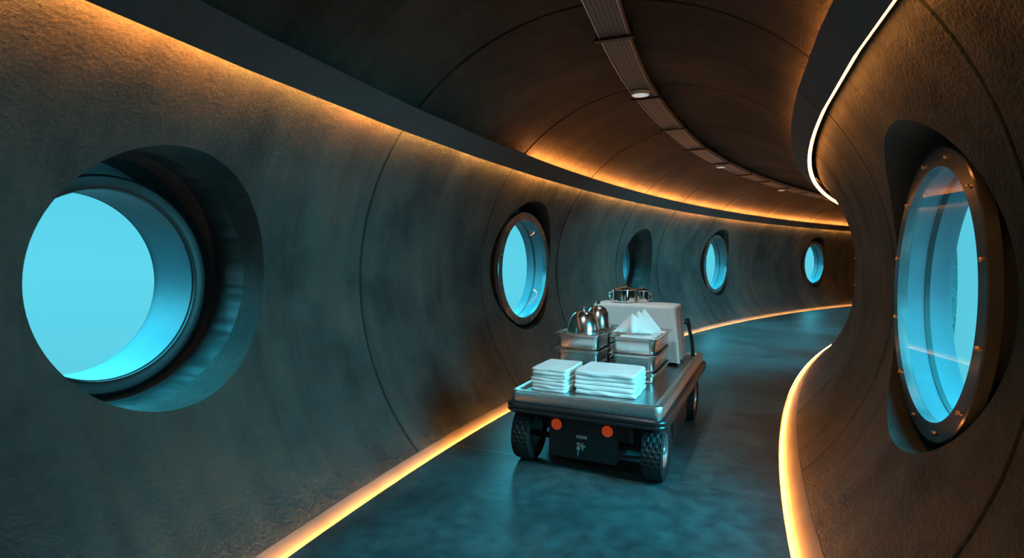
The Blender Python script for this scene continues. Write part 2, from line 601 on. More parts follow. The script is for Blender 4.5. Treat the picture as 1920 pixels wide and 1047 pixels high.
WLAB = {0: 'nearest porthole on the left, set deep behind a dark pipe ring', 1: 'second porthole on the left with clear bolted flange, beside the cart',
        2: 'third porthole on the left, sunk in a deep teal recess above the pots', 3: 'fourth porthole on the left, small and bright, right of the cloth-covered case',
        4: 'farthest small porthole on the left wall near the bend', 5: 'large bolted porthole in the right wall close to the viewpoint',
        6: 'unseen porthole added in the right wall behind the viewpoint to let light in', 7: 'unseen porthole added in the left wall behind the viewpoint to let light in', 8: 'first unseen porthole added in the right wall past the bulge to let light in', 9: 'second unseen porthole added in the right wall past the bulge to let light in', 10: 'third unseen porthole added in the right wall past the bulge to let light in', 11: 'fourth unseen porthole added in the right wall past the bulge to let light in', 12: 'fifth unseen porthole added in the right wall past the bulge to let light in'}
for i, (t, side, kind) in enumerate(WINS):
    w = empty('window_%d' % (i + 1), wpt(t, side, 1.8, 0, 0))
    tag(w, WLAB[i], 'porthole', kind='structure')
    inv = Matrix.Translation(w.location).inverted()
    def put(mb, nm, mat, smooth=35, par=None, w=w, inv=inv):
        mb.v = [tuple(inv @ Vector(q)) for q in mb.v]
        o = mb.build(nm, mat, par or w, smooth=smooth)
        return o
    hr, hz = HOLE[kind]
    if kind == 'flange':
        zc = ZW
        ri, ro, sF, sE = 0.615, 0.7086, 1.757, 2.055
        if side < 0: sF, sE = 1.782, 2.045
        put(ann(MB(), t, side, [(sF, ri), (sF, ro - 0.006), (sF + 0.006, ro), (sF + 0.05, ro), (sF + 0.05, ri)], zc, 96), 'flange_ring', M['flange'])
        put(ann(MB(), t, side, [(sF + 0.05, ri), (sF + 0.05, ri + 0.03), (sE, ri + 0.03), (sE, ri)], zc, 96), 'acrylic_tube', M['tube'])
        put(ann(MB(), t, side, [(sE - 0.13, ri - 0.004), (sE - 0.13, ri + 0.002), (sE - 0.105, ri + 0.002), (sE - 0.105, ri - 0.004)], zc, 96), 'tube_seam', M['ring'])
        rs = [(2.02, ri + 0.03), (2.05, ri + 0.03), (2.05, 0.795), (2.02, 0.795)]
        mb = MB()
        mb.rings([wring(t, side, 2.00, ri + 0.031, zc), wring(t, side, 2.00, 0.83, hz), wring(t, side, 2.04, 0.83, hz), wring(t, side, 2.04, ri + 0.031, zc), wring(t, side, 2.00, ri + 0.031, zc)], False, False)
        put(mb, 'recess_backing', M['recess'])
        put(MB().rings([wring(t, side, sF + 0.020, ri + 0.01, zc, 96), wring(t, side, sF + 0.032, ri + 0.01, zc, 96)]), 'glass_pane', M['glass'])
        for k in range(12):
            a = 2 * pi * (k + 0.5) / 12
            c = wpt(t, side, sF, 0.663 * cos(a), zc + 0.663 * sin(a))
            _, n_, tg_ = wframe(t, side)
            mb = MB()
            for r_, s_ in ((0.011, 0.004), (0.011, -0.008), (0.008, -0.012)):
                pass
            rs = [[c + n_ * s_ + tg_ * (r_ * cos(2 * pi * q / 6)) + Vector((0, 0, r_ * sin(2 * pi * q / 6))) for q in range(6)] for r_, s_ in ((0.011, 0.004), (0.011, -0.008), (0.008, -0.012))]
            mb.rings(rs)
            put(mb, 'bolt', M['bolt'])
        pe, pr, pz = sE, ri - 0.02, zc
    else:
        zc = 1.36
        ri, ro, sN, sE = 0.51, 0.585, 2.22, 2.56
        put(ann(MB(), t, side, [(1.99, hr), (1.99, hr + 0.03), (2.62, hr + 0.03), (2.62, hr)], hz, 96), 'recess_liner', M['recess'])
        put(ann(MB(), t, side, [(sN, ri + 0.015), (sN + 0.01, ri), (sE, ri), (sE, ro), (sN + 0.012, ro), (sN, ro - 0.012)], zc, 96), 'pipe_ring', M['ring'])
        put(ann(MB(), t, side, [(sN + 0.03, ri - 0.006), (sE + 0.01, ri - 0.006), (sE + 0.01, ri + 0.01), (sN + 0.03, ri + 0.002)], zc, 96), 'acrylic_tube', M['tube'])
        mb = MB()
        mb.rings([wring(t, side, 2.50, ro - 0.01, zc), wring(t, side, 2.50, hr + 0.01, hz), wring(t, side, 2.55, hr + 0.01, hz), wring(t, side, 2.55, ro - 0.01, zc), wring(t, side, 2.50, ro - 0.01, zc)], False, False)
        put(mb, 'recess_backing', M['recess'])
        put(MB().rings([wring(t, side, sN + 0.034, ri - 0.008, zc, 96), wring(t, side, sN + 0.046, ri - 0.008, zc, 96)]), 'glass_pane', M['glass'])
        pe, pr, pz = sE + 0.01, ri - 0.01, zc
    la = bpy.data.lights.new('water_portal', 'AREA')
    la.shape = 'DISK'; la.size = pr * 2
    la.cycles.is_portal = True
    lo = bpy.data.objects.new('water_portal', la)
    COL.objects.link(lo)
    o_, n_, tg_ = wframe(t, side)
    lo.location = wpt(t, side, pe + 0.01, 0, pz)
    lo.rotation_euler = (-n_).to_track_quat('-Z', 'Y').to_euler()

# added slab of glowing haze hiding the corridor's outer shell from the right porthole
def haze_mat():
    k = NT('glowing_haze')
    k.t.nodes.remove(k.b)
    ab = k.n('ShaderNodeVolumeAbsorption', Color=(0, 0, 0, 1), Density=1.6)
    em = k.n('ShaderNodeEmission', Color=(0.118, 0.69, 0.87, 1), Strength=1.6)
    ad = k.n('ShaderNodeAddShader')
    k.l(ab.outputs[0], ad.inputs[0]); k.l(em.outputs[0], ad.inputs[1]); k.l(ad.outputs[0], k.out.inputs['Volume'])
    return k.m
wt = sweep('haze_slab', [(-2.30, -3.0), (-2.30, 5.0), (-2.95, 5.0), (-2.95, -3.0)], haze_mat(), t0=0.79, t1=1.04, step=0.02, smooth=0)
tag(wt, 'added slab of glowing turquoise haze standing in for sea water outside the right porthole', 'water', kind='structure')

# ------------------------------------------------------------------ light coves and light strips
E1 = (1.345, 2.4235); E2 = (1.2155, 2.567)       # lower and upper edge of the cove panel (left; mirrored right)
_ax = Vector((E2[0] - E1[0], E2[1] - E1[1])).normalized()
_nn = Vector((_ax.y, -_ax.x)) * 1.0
if _nn.x < 0: _nn = -_nn                           # towards the wall
def pp(base, along, out): 
    return (base[0] + _ax.x * along + _nn.x * out, base[1] + _ax.y * along + _nn.y * out)
def mir(prof, s): return [(s * d, z) for d, z in prof]

def cove(side, label, ts, up0):
    root = empty('light_cove', P(ts[0], side * 1.3, 2.45))
    tag(root, label, 'light cove')
    inv = Matrix.Translation(root.location).inverted()
    def sw(nm, prof, mat, tts):
        rs = [[inv @ P(t, d, z) for d, z in mir(prof, side)] for t in tts]
        return MB().rings(rs).build(nm, mat, root, smooth=20)
    lip = 0.012
    if side > 0:
        sw('panel', [E1, E2, pp(E2, 0, lip), pp(E2, -0.045, lip), pp(E2, -0.045, 0.055), pp(E1, 0.045, 0.055), pp(E1, 0.045, lip), pp(E1, 0, lip)], M['cove'], ts)
        sw('light_strip', [pp(E1, 0.006, lip + 0.001), pp(E1, 0.040, lip + 0.001), pp(E1, 0.040, lip + 0.006), pp(E1, 0.006, lip + 0.006)], M['led'], ts)
    else:
        sw('panel', [E1, E2, pp(E2, 0, lip), pp(E2, -0.045, lip), pp(E2, -0.045, 0.055), pp(E1, 0, 0.055), pp(E1, 0, 0.048), pp(E1, 0.008, 0.048), pp(E1, 0.008, 0.008), pp(E1, 0, 0.008)], M['cove'], ts)
        sw('light_strip', [pp(E1, 0.007, 0.010), pp(E1, 0.007, 0.046), pp(E1, 0.002, 0.046), pp(E1, 0.002, 0.010)], M['led_bare'], ts)
    tu = [up0] + [t for t in ts if t > up0 + 0.002]
    if side < 0:
        sw('light_strip', [pp(E2, 0.0, lip + 0.002), pp(E2, -0.030, lip + 0.022), pp(E2, -0.034, lip + 0.018), pp(E2, -0.006, lip + 0.001)], M['led_upper'], tu)
    else:
        sw('light_strip', [pp(E2, -0.006, lip + 0.001), pp(E2, -0.040, lip + 0.001), pp(E2, -0.040, lip + 0.006), pp(E2, -0.006, lip + 0.006)], M['led'], tu)
    # brackets that hold the panel off the wall
    tb = up0 if side > 0 else ts[0] + 0.01
    k = 0
    for t in ([0.30, 0.34, 0.398, 0.4595, 0.521, 0.588, 0.6445, 0.7125, 0.80, 0.885, 0.97] if side > 0 else [0.30, 0.357, 0.4195, 0.473, 0.54, 0.605, 0.67]):
        q = []
        for tt in (t - 0.0006, t + 0.0006):
            q.append([inv @ P(tt, d, z) for d, z in mir([pp(E1, 0.06, 0.055), pp(E1, 0.12, 0.055), pp(E1, 0.12, 0.165), pp(E1, 0.06, 0.165)], side)])
        MB().rings(q).build('bracket', M['black'], root, smooth=0)
    # dark joints between the panel lengths
    for t in ([0.466] if side > 0 else [0.408]):
        q = []
        for tt in (t - 0.0002, t + 0.0002):
            q.append([inv @ P(tt, d, z) for d, z in mir([pp(E1, 0.002, -0.001), pp(E2, -0.002, -0.001), pp(E2, -0.002, 0.01), pp(E1, 0.002, 0.01)], side)])
        MB().rings(q).build('panel_joint', M['black'], root, smooth=0)
    return root
tl = [T0 + i * 0.02 for i in range(int((0.30 - T0) / 0.02) + 1)] + [0.31, 0.35, 0.39, 0.43, 0.467] + [0.467 + 0.012 * i for i in range(1, 60) if 0.467 + 0.012 * i < T1]
cove(1, 'long dark cove panel high on the left wall, glowing orange along its edges', tl, 0.463)
tr_ = [T0 + i * 0.02 for i in range(int((0.30 - T0) / 0.02) + 1)] + [0.315, 0.345, 0.375, 0.408] + [0.408 + 0.011 * i for i in range(1, 70) if 0.408 + 0.011 * i < T1]
cove(-1, 'dark cove panel on the right that bends sharply, with a bright bare light line', tr_, T0 + 0.02)

for s, lab in ((1, 'glowing orange light strip under the floor edge along the left wall'), (-1, 'glowing orange light strip under the floor edge along the right wall')):
    ls = sweep('floor_light_strip', [(s * 1.190, -0.027), (s * 1.194, -0.027), (s * 1.194, -0.008), (s * 1.190, -0.008)], M['led_floor'], smooth=0)
    tag(ls, lab, 'light strip')

# ------------------------------------------------------------------ cable tray and ceiling lamps
def tray_d(t):
    xs = [(0.0, -0.3), (0.39, -0.105), (0.448, 0.03), (0.507, 0.115), (0.553, 0.185), (0.62, 0.21), (0.75, 0.2), (1.2, 0.15)]
    for (a, x), (b, y) in zip(xs, xs[1:]):
        if t <= b:
            return x + (y - x) * (t - a) / (b - a)
    return 0.15
troot = empty('cable_tray', P(0.4, 0, 3.05)); tag(troot, 'perforated metal cable tray running along the middle of the ceiling', 'cable tray')
inv = Matrix.Translation(troot.location).inverted()
ts = [T0 + 0.008 * i for i in range(int((T1 - T0) / 0.008))]
def tsweep(nm, prof, mat, tts, uv=False):
    rs = [[P(t, tray_d(t) + d, z) for d, z in prof] for t in tts]
    o = MB().rings(rs).build(nm, mat, None, smooth=20)
    if uv:
        set_uv(o.data, lambda v: (lambda u: (u[0], u[1] - tray_d(u[0] / RC)))(flat_uv(v)))
    o.parent = troot; o.matrix_parent_inverse = inv
    return o
tsweep('tray_bed', [(-0.095, 3.072), (0.095, 3.072), (0.095, 3.076), (-0.095, 3.076)], M['perf'], ts, True)
for s in (-1, 1):
    tsweep('side_rail', [(s * 0.095, 3.066), (s * 0.104, 3.066), (s * 0.104, 3.118), (s * 0.095, 3.118)], M['plate'], ts)
for t in (0.36, 0.410, 0.4615, 0.508, 0.554, 0.60, 0.648, 0.687, 0.73, 0.77, 0.82):
    tsweep('bracket', [(-0.14, 3.050), (0.14, 3.050), (0.14, 3.066), (-0.14, 3.066)], M['black'], [t - 0.0007, t + 0.0007])
for t, s in [(t, s) for t in (0.36, 0.410, 0.4615, 0.508, 0.554, 0.60, 0.648) for s in (-1, 1)]:
    q = P(t, tray_d(t) + s * 0.125, 3.066)
    o = MB().tube([q, (q.x, q.y, 3.19)], 0.006, 6).build('hanger_rod', M['black'])
    o.parent = troot; o.matrix_parent_inverse = inv

def ceiling_light(t, d, r, label, watts, aim=None, z=3.036):
    root = empty('ceiling_light', P(t, d, z)); tag(root, label, 'ceiling light', 'round ceiling lamps on the cable tray')
    MB().lathe([(r, 0.030), (r, 0.004), (r * 0.96, 0.0), (r * 0.88, 0.0), (r * 0.88, 0.004)], 40, cap0=True).build('housing', M['lampwhite'], root)
    MB().lathe([(r * 0.87, 0.004), (r * 0.8, 0.001), (0.001, -0.002)], 40, cap0=True).build('diffuser', M['lamp'], root)
    li = bpy.data.lights.new('lamp_beam', 'SPOT')
    li.energy = LAMP_W * watts; li.color = (0.93, 0.98, 1.0); li.spot_size = radians(58); li.spot_blend = 1.0; li.shadow_soft_size = r * 0.8
    lo = bpy.data.objects.new('lamp_beam', li); COL.objects.link(lo)
    lo.location = P(t, d, z - 0.012)
    if aim is not None:
        lo.rotation_euler = (aim - lo.location).to_track_quat('-Z', 'Y').to_euler()
    return root
ceiling_light(0.4545, tray_d(0.4545) + 0.01, 0.085, 'round white ceiling lamp under the tray, nearest and largest of the row', 0.35)
ceiling_light(0.6075, tray_d(0.6075) + 0.05, 0.075, 'small round white ceiling lamp under the tray, second along the bend', 0.2)
ceiling_light(0.738, tray_d(0.738) + 0.12, 0.07, 'tiny round ceiling lamp under the tray, third along the bend', 0.2)
ceiling_light(0.372, tray_d(0.372), 0.085, 'added round white lamp on the tray, out of view and aimed at the cart', 1.0, P(0.428, 0.05, 0.75))  # added lamp above the view, brightens the load on the cart
hw = MB().tube([P(0.4352, -0.062, 3.157), P(0.4353, -0.064, 3.12), P(0.4354, -0.060, 3.085)], 0.003, 6).build('hanging_wire', M['plate'])
tag(hw, 'short bare wire end hanging from the ceiling beside the cable tray', 'wire')

# ------------------------------------------------------------------ cart
HEAD = radians(24.8)
AX, BX = Vector((sin(HEAD), cos(HEAD), 0)), Vector((cos(HEAD), -sin(HEAD), 0))
A0, B0 = 4.87, -1.17
def cw(a, b, z=0.0):
    return AX * (a + A0) + BX * (b + B0) + Vector((0, 0, z))
RZ = -HEAD
cart = empty('electric_cart', cw(0, 0, 0), RZ)
tag(cart, 'low electric platform cart with steel tray top and black rubber bumper', 'cart')
# local x = b (right), y = a (forward)
TY0, TY1, TX = -1.17, 1.20, 0.545
ty, hy = (TY0 + TY1) / 2, (TY1 - TY0) / 2
def sh(pts, dy=ty, z=0.0): return [Vector((q.x, q.y + dy, q.z + z)) for q in pts]
# tray: outer wall, rolled rim, recessed deck
mb = MB()
mb.rings([sh(rrect(TX - 0.004, hy - 0.004, 0.055, 0.478)), sh(rrect(TX, hy, 0.06, 0.486)), sh(rrect(TX, hy, 0.06, 0.548)), sh(rrect(TX - 0.004, hy - 0.004, 0.057, 0.557)),
          sh(rrect(TX - 0.014, hy - 0.014, 0.05, 0.561)), sh(rrect(TX - 0.050, hy - 0.050, 0.03, 0.561)), sh(rrect(TX - 0.058, hy - 0.058, 0.026, 0.558)), sh(rrect(TX - 0.062, hy - 0.062, 0.022, 0.545))], True, False)
mb.build('tray_rim', M['steel'], cart, smooth=40)
MB().rings([sh(rrect(TX - 0.0615, hy - 0.0615, 0.022, 0.530)), sh(rrect(TX - 0.0615, hy - 0.0615, 0.022, 0.545))]).build('deck', M['deck'], cart, smooth=30)
# bumper
pts = []
prof = [(-0.03, 0.404), (0.018, 0.404), (0.034, 0.414), (0.036, 0.428), (0.030, 0.436), (0.036, 0.446), (0.036, 0.462), (0.026, 0.474), (-0.02, 0.477)]
mb = MB()
mb.rings([sh(rrect(TX + o, hy + o, 0.06 + o, z, 8)) for o, z in prof], True, True)
mb.build('bumper', M['bumper'], cart, smooth=50)
# chassis
MB().box((-0.02, -0.80, 0.25), (0.50, 0.58, 0.31)).build('rear_housing', M['black'], cart, bevel=0.012)
MB().box((0, 0.02, 0.33), (0.40, 1.9, 0.12)).build('frame_beam', M['black'], cart, bevel=0.01)
for s in (-1, 1):
    sk = MB().box((s * 0.50, -0.15, 0.255), (0.014, 0.94, 0.30)).build('side_skirt', M['black'], cart, bevel=0.005)
    for y, z in ((-0.15, 0.334), (0.10, 0.352), (-0.45, 0.30)):
        MB().lathe([(0.010, 0.0), (0.010, 0.006), (0.006, 0.009)], 10, 'x', (s * 0.507 if s > 0 else -0.507 - 0.009, y, z), True, True).build('screw', M['plate'], sk)
    MB().box((s * 0.47, -0.62, 0.30), (0.13, 0.012, 0.20)).build('mudguard', M['black'], cart, bevel=0.004)
for x in (-0.206, 0.166):
    tlm = MB().lathe([(0.046, 0.0), (0.046, -0.010), (0.042, -0.014)], 28, 'y', (x, -1.09, 0.333), True, True).build('tail_light', M['black'], cart)
    MB().lathe([(0.041, -0.012), (0.038, -0.019), (0.022, -0.024), (0.001, -0.025)], 28, 'y', (x, -1.09, 0.333), True, True).build('lens', M['lens'], tlm)
lp = MB().box((-0.022, -1.092, 0.262), (0.080, 0.006, 0.024)).build('name_plate', M['plate'], cart, bevel=0.003)
# tow hitch: clevis plates and a ball pin
th = MB()
th.box((-0.032, -1.094, 0.196), (0.05, 0.010, 0.056))
th.lathe([(0.010, 0), (0.010, -0.045)], 14, 'y', (-0.032, -1.098, 0.192), True, True)
th.lathe([(0.001, 0.022), (0.012, 0.018), (0.017, 0.004), (0.013, -0.010), (0.007, -0.016), (0.007, -0.05)], 16, 'z', (-0.032, -1.138, 0.196), False, True)
th.box((0.006, -1.104, 0.206), (0.018, 0.02, 0.014))
th.build('tow_hitch', M['chrome'], cart, bevel=0.002)
# axles
for y in (-0.96, 0.66):
    MB().lathe([(0.022, -0.46), (0.022, 0.46)], 14, 'x', (0, y, 0.2), True, True).build('axle', M['black'], cart)
mb = MB()
for x in (0.33, 0.36):
    mb.tube([(x, -1.0, 0.36), (x, -0.97, 0.20)], 0.014, 8)
mb.tube([(0.26, -1.03, 0.15), (0.40, -1.03, 0.16)], 0.010, 8)
mb.build('suspension_strut', M['ring'], cart)

# wheels
WR, WW = 0.212, 0.145
def make_wheel():
    n = 120
    mb = MB()
    prof = [(0.118, -0.045), (0.128, -0.060), (0.160, -0.072), (0.190, -0.070), (0.203, -0.063)]
    lat = [-0.060, -0.047, -0.042, -0.026, -0.021, -0.006, -0.001, 0.014, 0.019, 0.034, 0.039, 0.054, 0.060]
    rows = []
    for r, x in prof: rows.append([(r, x)] * n)
    for j, x in enumerate(lat):
        row = []
        for i in range(n):
            ph = (i + (3 * (j // 2))) % 6
            lug = 0.0 if ph < 2 else 0.007
            rr = WR - 0.010 - 0.10 * abs(x) ** 2 / 0.06 + lug
            row.append((rr, x))
        rows.append(row)
    for r, x in reversed(prof): rows.append([(r, -x)] * n)
    rs = [[Vector((x, r * cos(2 * pi * i / n), r * sin(2 * pi * i / n))) for i, (r, x) in enumerate(row)] for row in rows]
    mb.rings(rs, False, False)
    w = mb.build('wheel', M['rubber'], None, smooth=25)
    MB().lathe([(0.119, -0.048), (0.123, -0.055), (0.119, 0.055), (0.117, 0.060), (0.110, 0.058), (0.104, 0.040), (0.098, 0.022), (0.060, 0.018), (0.052, 0.030), (0.040, 0.032), (0.001, 0.032)], 48, 'x').build('rim', M['rim'], w)
    hub = MB().lathe([(0.030, 0.030), (0.030, 0.052), (0.024, 0.060), (0.001, 0.061)], 24, 'x').build('hub_cap', M['plate'], w)
    for k in range(5):
        a = 2 * pi * k / 5
        MB().lathe([(0.008, 0.016), (0.008, 0.032), (0.001, 0.033)], 6, 'x', (0, 0.075 * cos(a), 0.075 * sin(a))).build('wheel_nut', M['plate'], w)
    return w
w0 = make_wheel()
for i, (x, y) in enumerate(((0.475, -0.96), (-0.475, -0.96), (0.475, 0.66), (-0.475, 0.66))):
    w = w0 if i == 0 else copy_tree(w0)
    w.parent = cart
    w.location = (x, y, WR)
    w.rotation_euler = (0.2 * i, 0, pi if x < 0 else 0)
# folding handle at the far right corner
hd = MB().tube([(0.466, 0.97, 0.55), (0.462, 0.97, 0.64), (0.448, 0.97, 0.74), (0.430, 0.97, 0.82), (0.414, 0.97, 0.885), (0.402, 0.97, 0.925)], [0.020, 0.019, 0.018, 0.018, 0.020, 0.022], 12).build('handle', M['black'], cart)
MB().lathe([(0.001, -0.02), (0.018, -0.018), (0.022, 0), (0.018, 0.018), (0.001, 0.02)], 14, 'x', (0.400, 0.945, 0.89)).build('knob', M['rubber'], hd)

# ------------------------------------------------------------------ things on the cart
DK = 0.5455
def nz(x, y, z, s=1.0): return noise.noise(Vector((x, y, z)) * s)

def towel_mesh(hx, hy_, T, seed, folds=2):
    """folded towel: flat slab with a plump folded edge, crease lines where the layers meet"""
    rs = []
    m = 12
    def outline(ins, z):
        pts = rrect(hx - ins, hy_ - ins, 0.018, z, 4, 10)
        out = []
        for q in pts:
            k = nz(q.x * 9 + seed, q.y * 9, seed * 3.1 + q.z * 40)
            out.append(Vector((q.x + 0.010 * k, q.y + 0.010 * nz(q.y * 8, seed, q.x * 8 + q.z * 30), q.z)))
        return out
    for k in (0.0, 0.25, 0.55, 0.8): pass
    side = []
    for i in range(m + 1):
        s = -1 + 2 * i / m
        bulge = sqrt(max(0.0, 1 - abs(s) ** 2.2))
        groove = 0.0
        for g in range(1, folds):
            gs = -1 + 2 * g / folds
            groove += 0.006 * math.exp(-((s - gs) / 0.13) ** 2)
        side.append(outline(0.34 * T * (1 - bulge) + groove, T * (i / m)))
    def cap(z, sc, amp):
        base = rrect(hx - 0.34 * T, hy_ - 0.34 * T, 0.018, z, 4, 10)
        out = []
        for q in base:
            x, y = q.x * sc, q.y * sc
            edge = 1 - max(abs(q.x) / hx, abs(q.y) / hy_) * sc
            out.append(Vector((x, y, z - amp * (0.5 + 0.5 * nz(x * 7 + seed, y * 7, seed)) * min(1, edge * 4))))
        return out
    rs = [cap(0.0, s, -0.0) for s in (0.05, 0.5, 0.9)] + side + [cap(T, s, 0.006) for s in (0.95, 0.88, 0.75, 0.6, 0.45, 0.3, 0.15, 0.05)]
    return MB().rings(rs)

def stack(n, hx, hyy, T, a, b, z0, name_labels, group, rot):
    for i in range(n):
        me = towel_mesh(hx, hyy, T * 0.985, 3.7 * i + hx * 50, 1)
        o = me.build('folded_towel', M['towel'], smooth=60)
        o.location = cw(a + R.uniform(-.006, .006), b + R.uniform(-.006, .006), z0 + i * T)
        o.rotation_euler = (0, 0, RZ + rot + R.uniform(-.02, .02))
        tag(o, name_labels(i, n), 'towel', group)
ORD = ['bottom', 'second from the bottom', 'third from the bottom', 'fourth from the bottom', 'fifth from the bottom', 'sixth from the bottom', 'seventh from the bottom']
def lab(which):
    def f(i, n):
        return 'white folded towel, %s of the %s stack on the cart front' % ('topmost' if i == n - 1 else ORD[i], which)
    return f
stack(7, 0.136, 0.20, 0.0242, -0.845, -0.295, DK, lab('narrow left'), 'towels in the narrow left stack', 0.0)
stack(5, 0.222, 0.20, 0.0335, -0.785, 0.105, DK, lab('wide right'), 'towels in the wide right stack', 0.02)

def pan_mesh(hx, hyy, depth, wall=0.0018):
    """catering pan: flat rim, shoulder bead under it, tapered walls, rounded corners; origin at its bottom"""
    D = depth
    o = [(0.054, 0.0, 0.030), (0.044, 0.0, 0.034), (0.037, 0.005, 0.040), (0.033, 0.014, 0.044), (0.030, D - 0.034, 0.048), (0.022, D - 0.027, 0.050), (0.021, D - 0.008, 0.050), (0.018, D - 0.005, 0.046), (0.003, D - 0.005, 0.034), (0.0, D - 0.003, 0.032), (0.001, D - 0.0005, 0.032),
         (0.018, D, 0.048), (0.023, D - 0.003, 0.048), (0.024, D - 0.027, 0.048), (0.032, D - 0.034, 0.046), (0.036, 0.016, 0.042), (0.040, 0.007, 0.038), (0.048, 0.003, 0.032), (0.058, 0.0025, 0.028)]
    rs = [rrect(hx - i, hyy - i, r, z, 7) for i, z, r in o]
    return MB().rings(rs, True, True)

def pan_stack(hx, hyy, a, b, tops, side_label):
    z = DK
    names = ['bottom', 'middle', 'top']
    for i, (bot, top) in enumerate(tops):
        if i > 0: bot = tops[i - 1][1] - 0.012
        m = pan_mesh(hx, hyy, top - bot)
        o = m.build('catering_pan', M['pan'], smooth=40)
        o.location = cw(a, b, bot); o.rotation_euler = (0, 0, RZ + R.uniform(-.006, .006))
        tag(o, 'rectangular steel catering pan, %s of the %s' % (names[i], side_label), 'pan', 'stacked steel catering pans')
pan_stack(0.198, 0.365, -0.115, 0.186, [(0.546, 0.632), (0.637, 0.768), (0.773, 0.902)], 'right stack with napkins on top')
pan_stack(0.206, 0.205, -0.270, -0.280, [(0.546, 0.632), (0.637, 0.768), (0.773, 0.902)], 'left stack under the front dome cover')
pan_stack(0.182, 0.195, 0.140, -0.270, [(0.546, 0.632), (0.637, 0.768), (0.773, 0.902)], 'left rear stack under the rear dome cover')

def cloche(a, b, z, r, h, label):
    root = empty('food_dome', cw(a, b, z), RZ); tag(root, label, 'food dome', 'polished dome covers')
    prof = [(r + 0.012, 0.0), (r + 0.012, 0.004), (r, 0.008)]
    for i in range(1, 19):
        t = i / 18
        prof.append((max(0.0012, r * cos(t * pi / 2) ** 0.66), 0.008 + (h - 0.008) * sin(t * pi / 2)))
    MB().lathe(prof, 56, cap0=True).build('cover', M['satin'], root, smooth=60)
    MB().lathe([(0.010, h - 0.004), (0.008, h + 0.012), (0.018, h + 0.020), (0.022, h + 0.030), (0.016, h + 0.040), (0.001, h + 0.043)], 24).build('knob', M['chrome'], root)
cloche(-0.270, -0.280, 0.776, 0.146, 0.300, 'front polished steel dome cover in the left pan')
cloche(0.130, -0.270, 0.776, 0.132, 0.312, 'rear polished steel dome cover, partly behind the front one')

# serving utensils lying over the right rim of the left pan
for k, (a, b, ln, ang, tilt) in enumerate([(-0.30, -0.128, 0.22, 0.28, 0.04), (-0.255, -0.084, 0.22, 0.28, 0.03), (-0.205, -0.040, 0.22, 0.28, 0.05)]):
    mb = MB()
    path = [(0, -ln / 2, 0), (0.002, -ln / 6, 0.006), (0, ln / 6, 0.004), (0, ln / 3, 0.0)]
    mb.tube(path, [0.006, 0.0045, 0.004, 0.004], 8)
    rs = []
    for i in range(9):
        t = i / 8; y = ln / 3 + 0.07 * t
        wv = 0.004 + 0.020 * sin(pi * min(1, t * 1.02)) ** 0.7
        rs.append([Vector((wv * cos(q * 2 * pi / 10), y, -0.010 * sin(pi * t) + 0.0022 * sin(q * 2 * pi / 10))) for q in range(10)])
    mb.rings(rs)
    o = mb.build('serving_spoon', M['chrome'], smooth=50)
    o.location = cw(a, b, 0.920); o.rotation_euler = (tilt, 0.0, RZ - ang)
    tag(o, 'polished serving spoon lying across the rims between the two pan stacks', 'spoon', 'serving spoons between the pans')

# napkins: a spread cloth and three folded peaks standing on it
def sheet():
    rows = []
    n = 26
    for i in range(n + 1):
        row = []
        for j in range(n + 1):
            x = (-0.128 + 0.256 * j / n); y = (-0.30 + 0.56 * i / n)
            e = max(abs(x) / 0.128, abs((y + 0.02) / 0.28))
            z = 0.060 + 0.022 * nz(x * 12, y * 12, 4.2) + 0.018 * (1 - e)
            row.append(Vector((x, y, z)))
        rows.append(row)
    return MB().grid(rows)
ns = sheet().build('napkin', M['cloth'], smooth=80)
ns.location = cw(-0.115, 0.18, 0.774); ns.rotation_euler = (0, 0, RZ)
sm = ns.modifiers.new('thickness', 'SOLIDIFY'); sm.thickness = 0.05; sm.offset = -1
tag(ns, 'white cloth spread flat inside the top pan beneath the napkin peaks', 'napkin')

def peak(w, h, seed, skew, bow):
    """napkin folded to a thick triangle, standing and leaning back; its face is softly pleated"""
    th_, n = 0.020, 20
    A = Vector((skew, 0, h)); L = Vector((-w, 0, 0)); Q = Vector((w, 0, 0))
    def lay(off):
        idx, vs = {}, []
        for i in range(n + 1):
            for j in range(n + 1 - i):
                k = n - i - j
                q = (A * i + L * j + Q * k) / n
                inner = min(1.0, 5.0 * min(i, j, k) / n)
                ridge = math.exp(-((j - k) / n / 0.16) ** 2) * (1 - i / n) ** 0.6
                dy = -bow * ridge - 0.5 * bow * 27 * (i * j * k) / n ** 3
                dy += 0.006 * nz(q.x * 18 + seed, q.z * 18, seed)
                full = off * (0.25 + 0.75 * inner)
                idx[i, j] = len(vs)
                vs.append(Vector((q.x, q.z * 0.42 + dy - full, q.z + 0.004 * nz(q.x * 25, seed, q.z * 25) * (1 - i / n))))
        fs = []
        for i in range(n):
            for j in range(n - i):
                fs.append((idx[i, j], idx[i + 1, j], idx[i, j + 1]))
                if j < n - i - 1: fs.append((idx[i + 1, j], idx[i + 1, j + 1], idx[i, j + 1]))
        edge = [idx[0, j] for j in range(n + 1)] + [idx[i, n - i] for i in range(1, n + 1)] + [idx[i, 0] for i in range(n - 1, 0, -1)]
        return vs, fs, edge
    v1, f1, e1 = lay(th_); v2, f2, e2 = lay(0.0)
    mb = MB()
    m = len(v1)
    fs = f1 + [tuple(q + m for q in reversed(f)) for f in f2]
    for q in range(len(e1)):
        a, b = e1[q], e1[(q + 1) % len(e1)]
        fs.append((a, b, b + m, a + m))
    mb.add(v1 + v2, fs)
    return mb
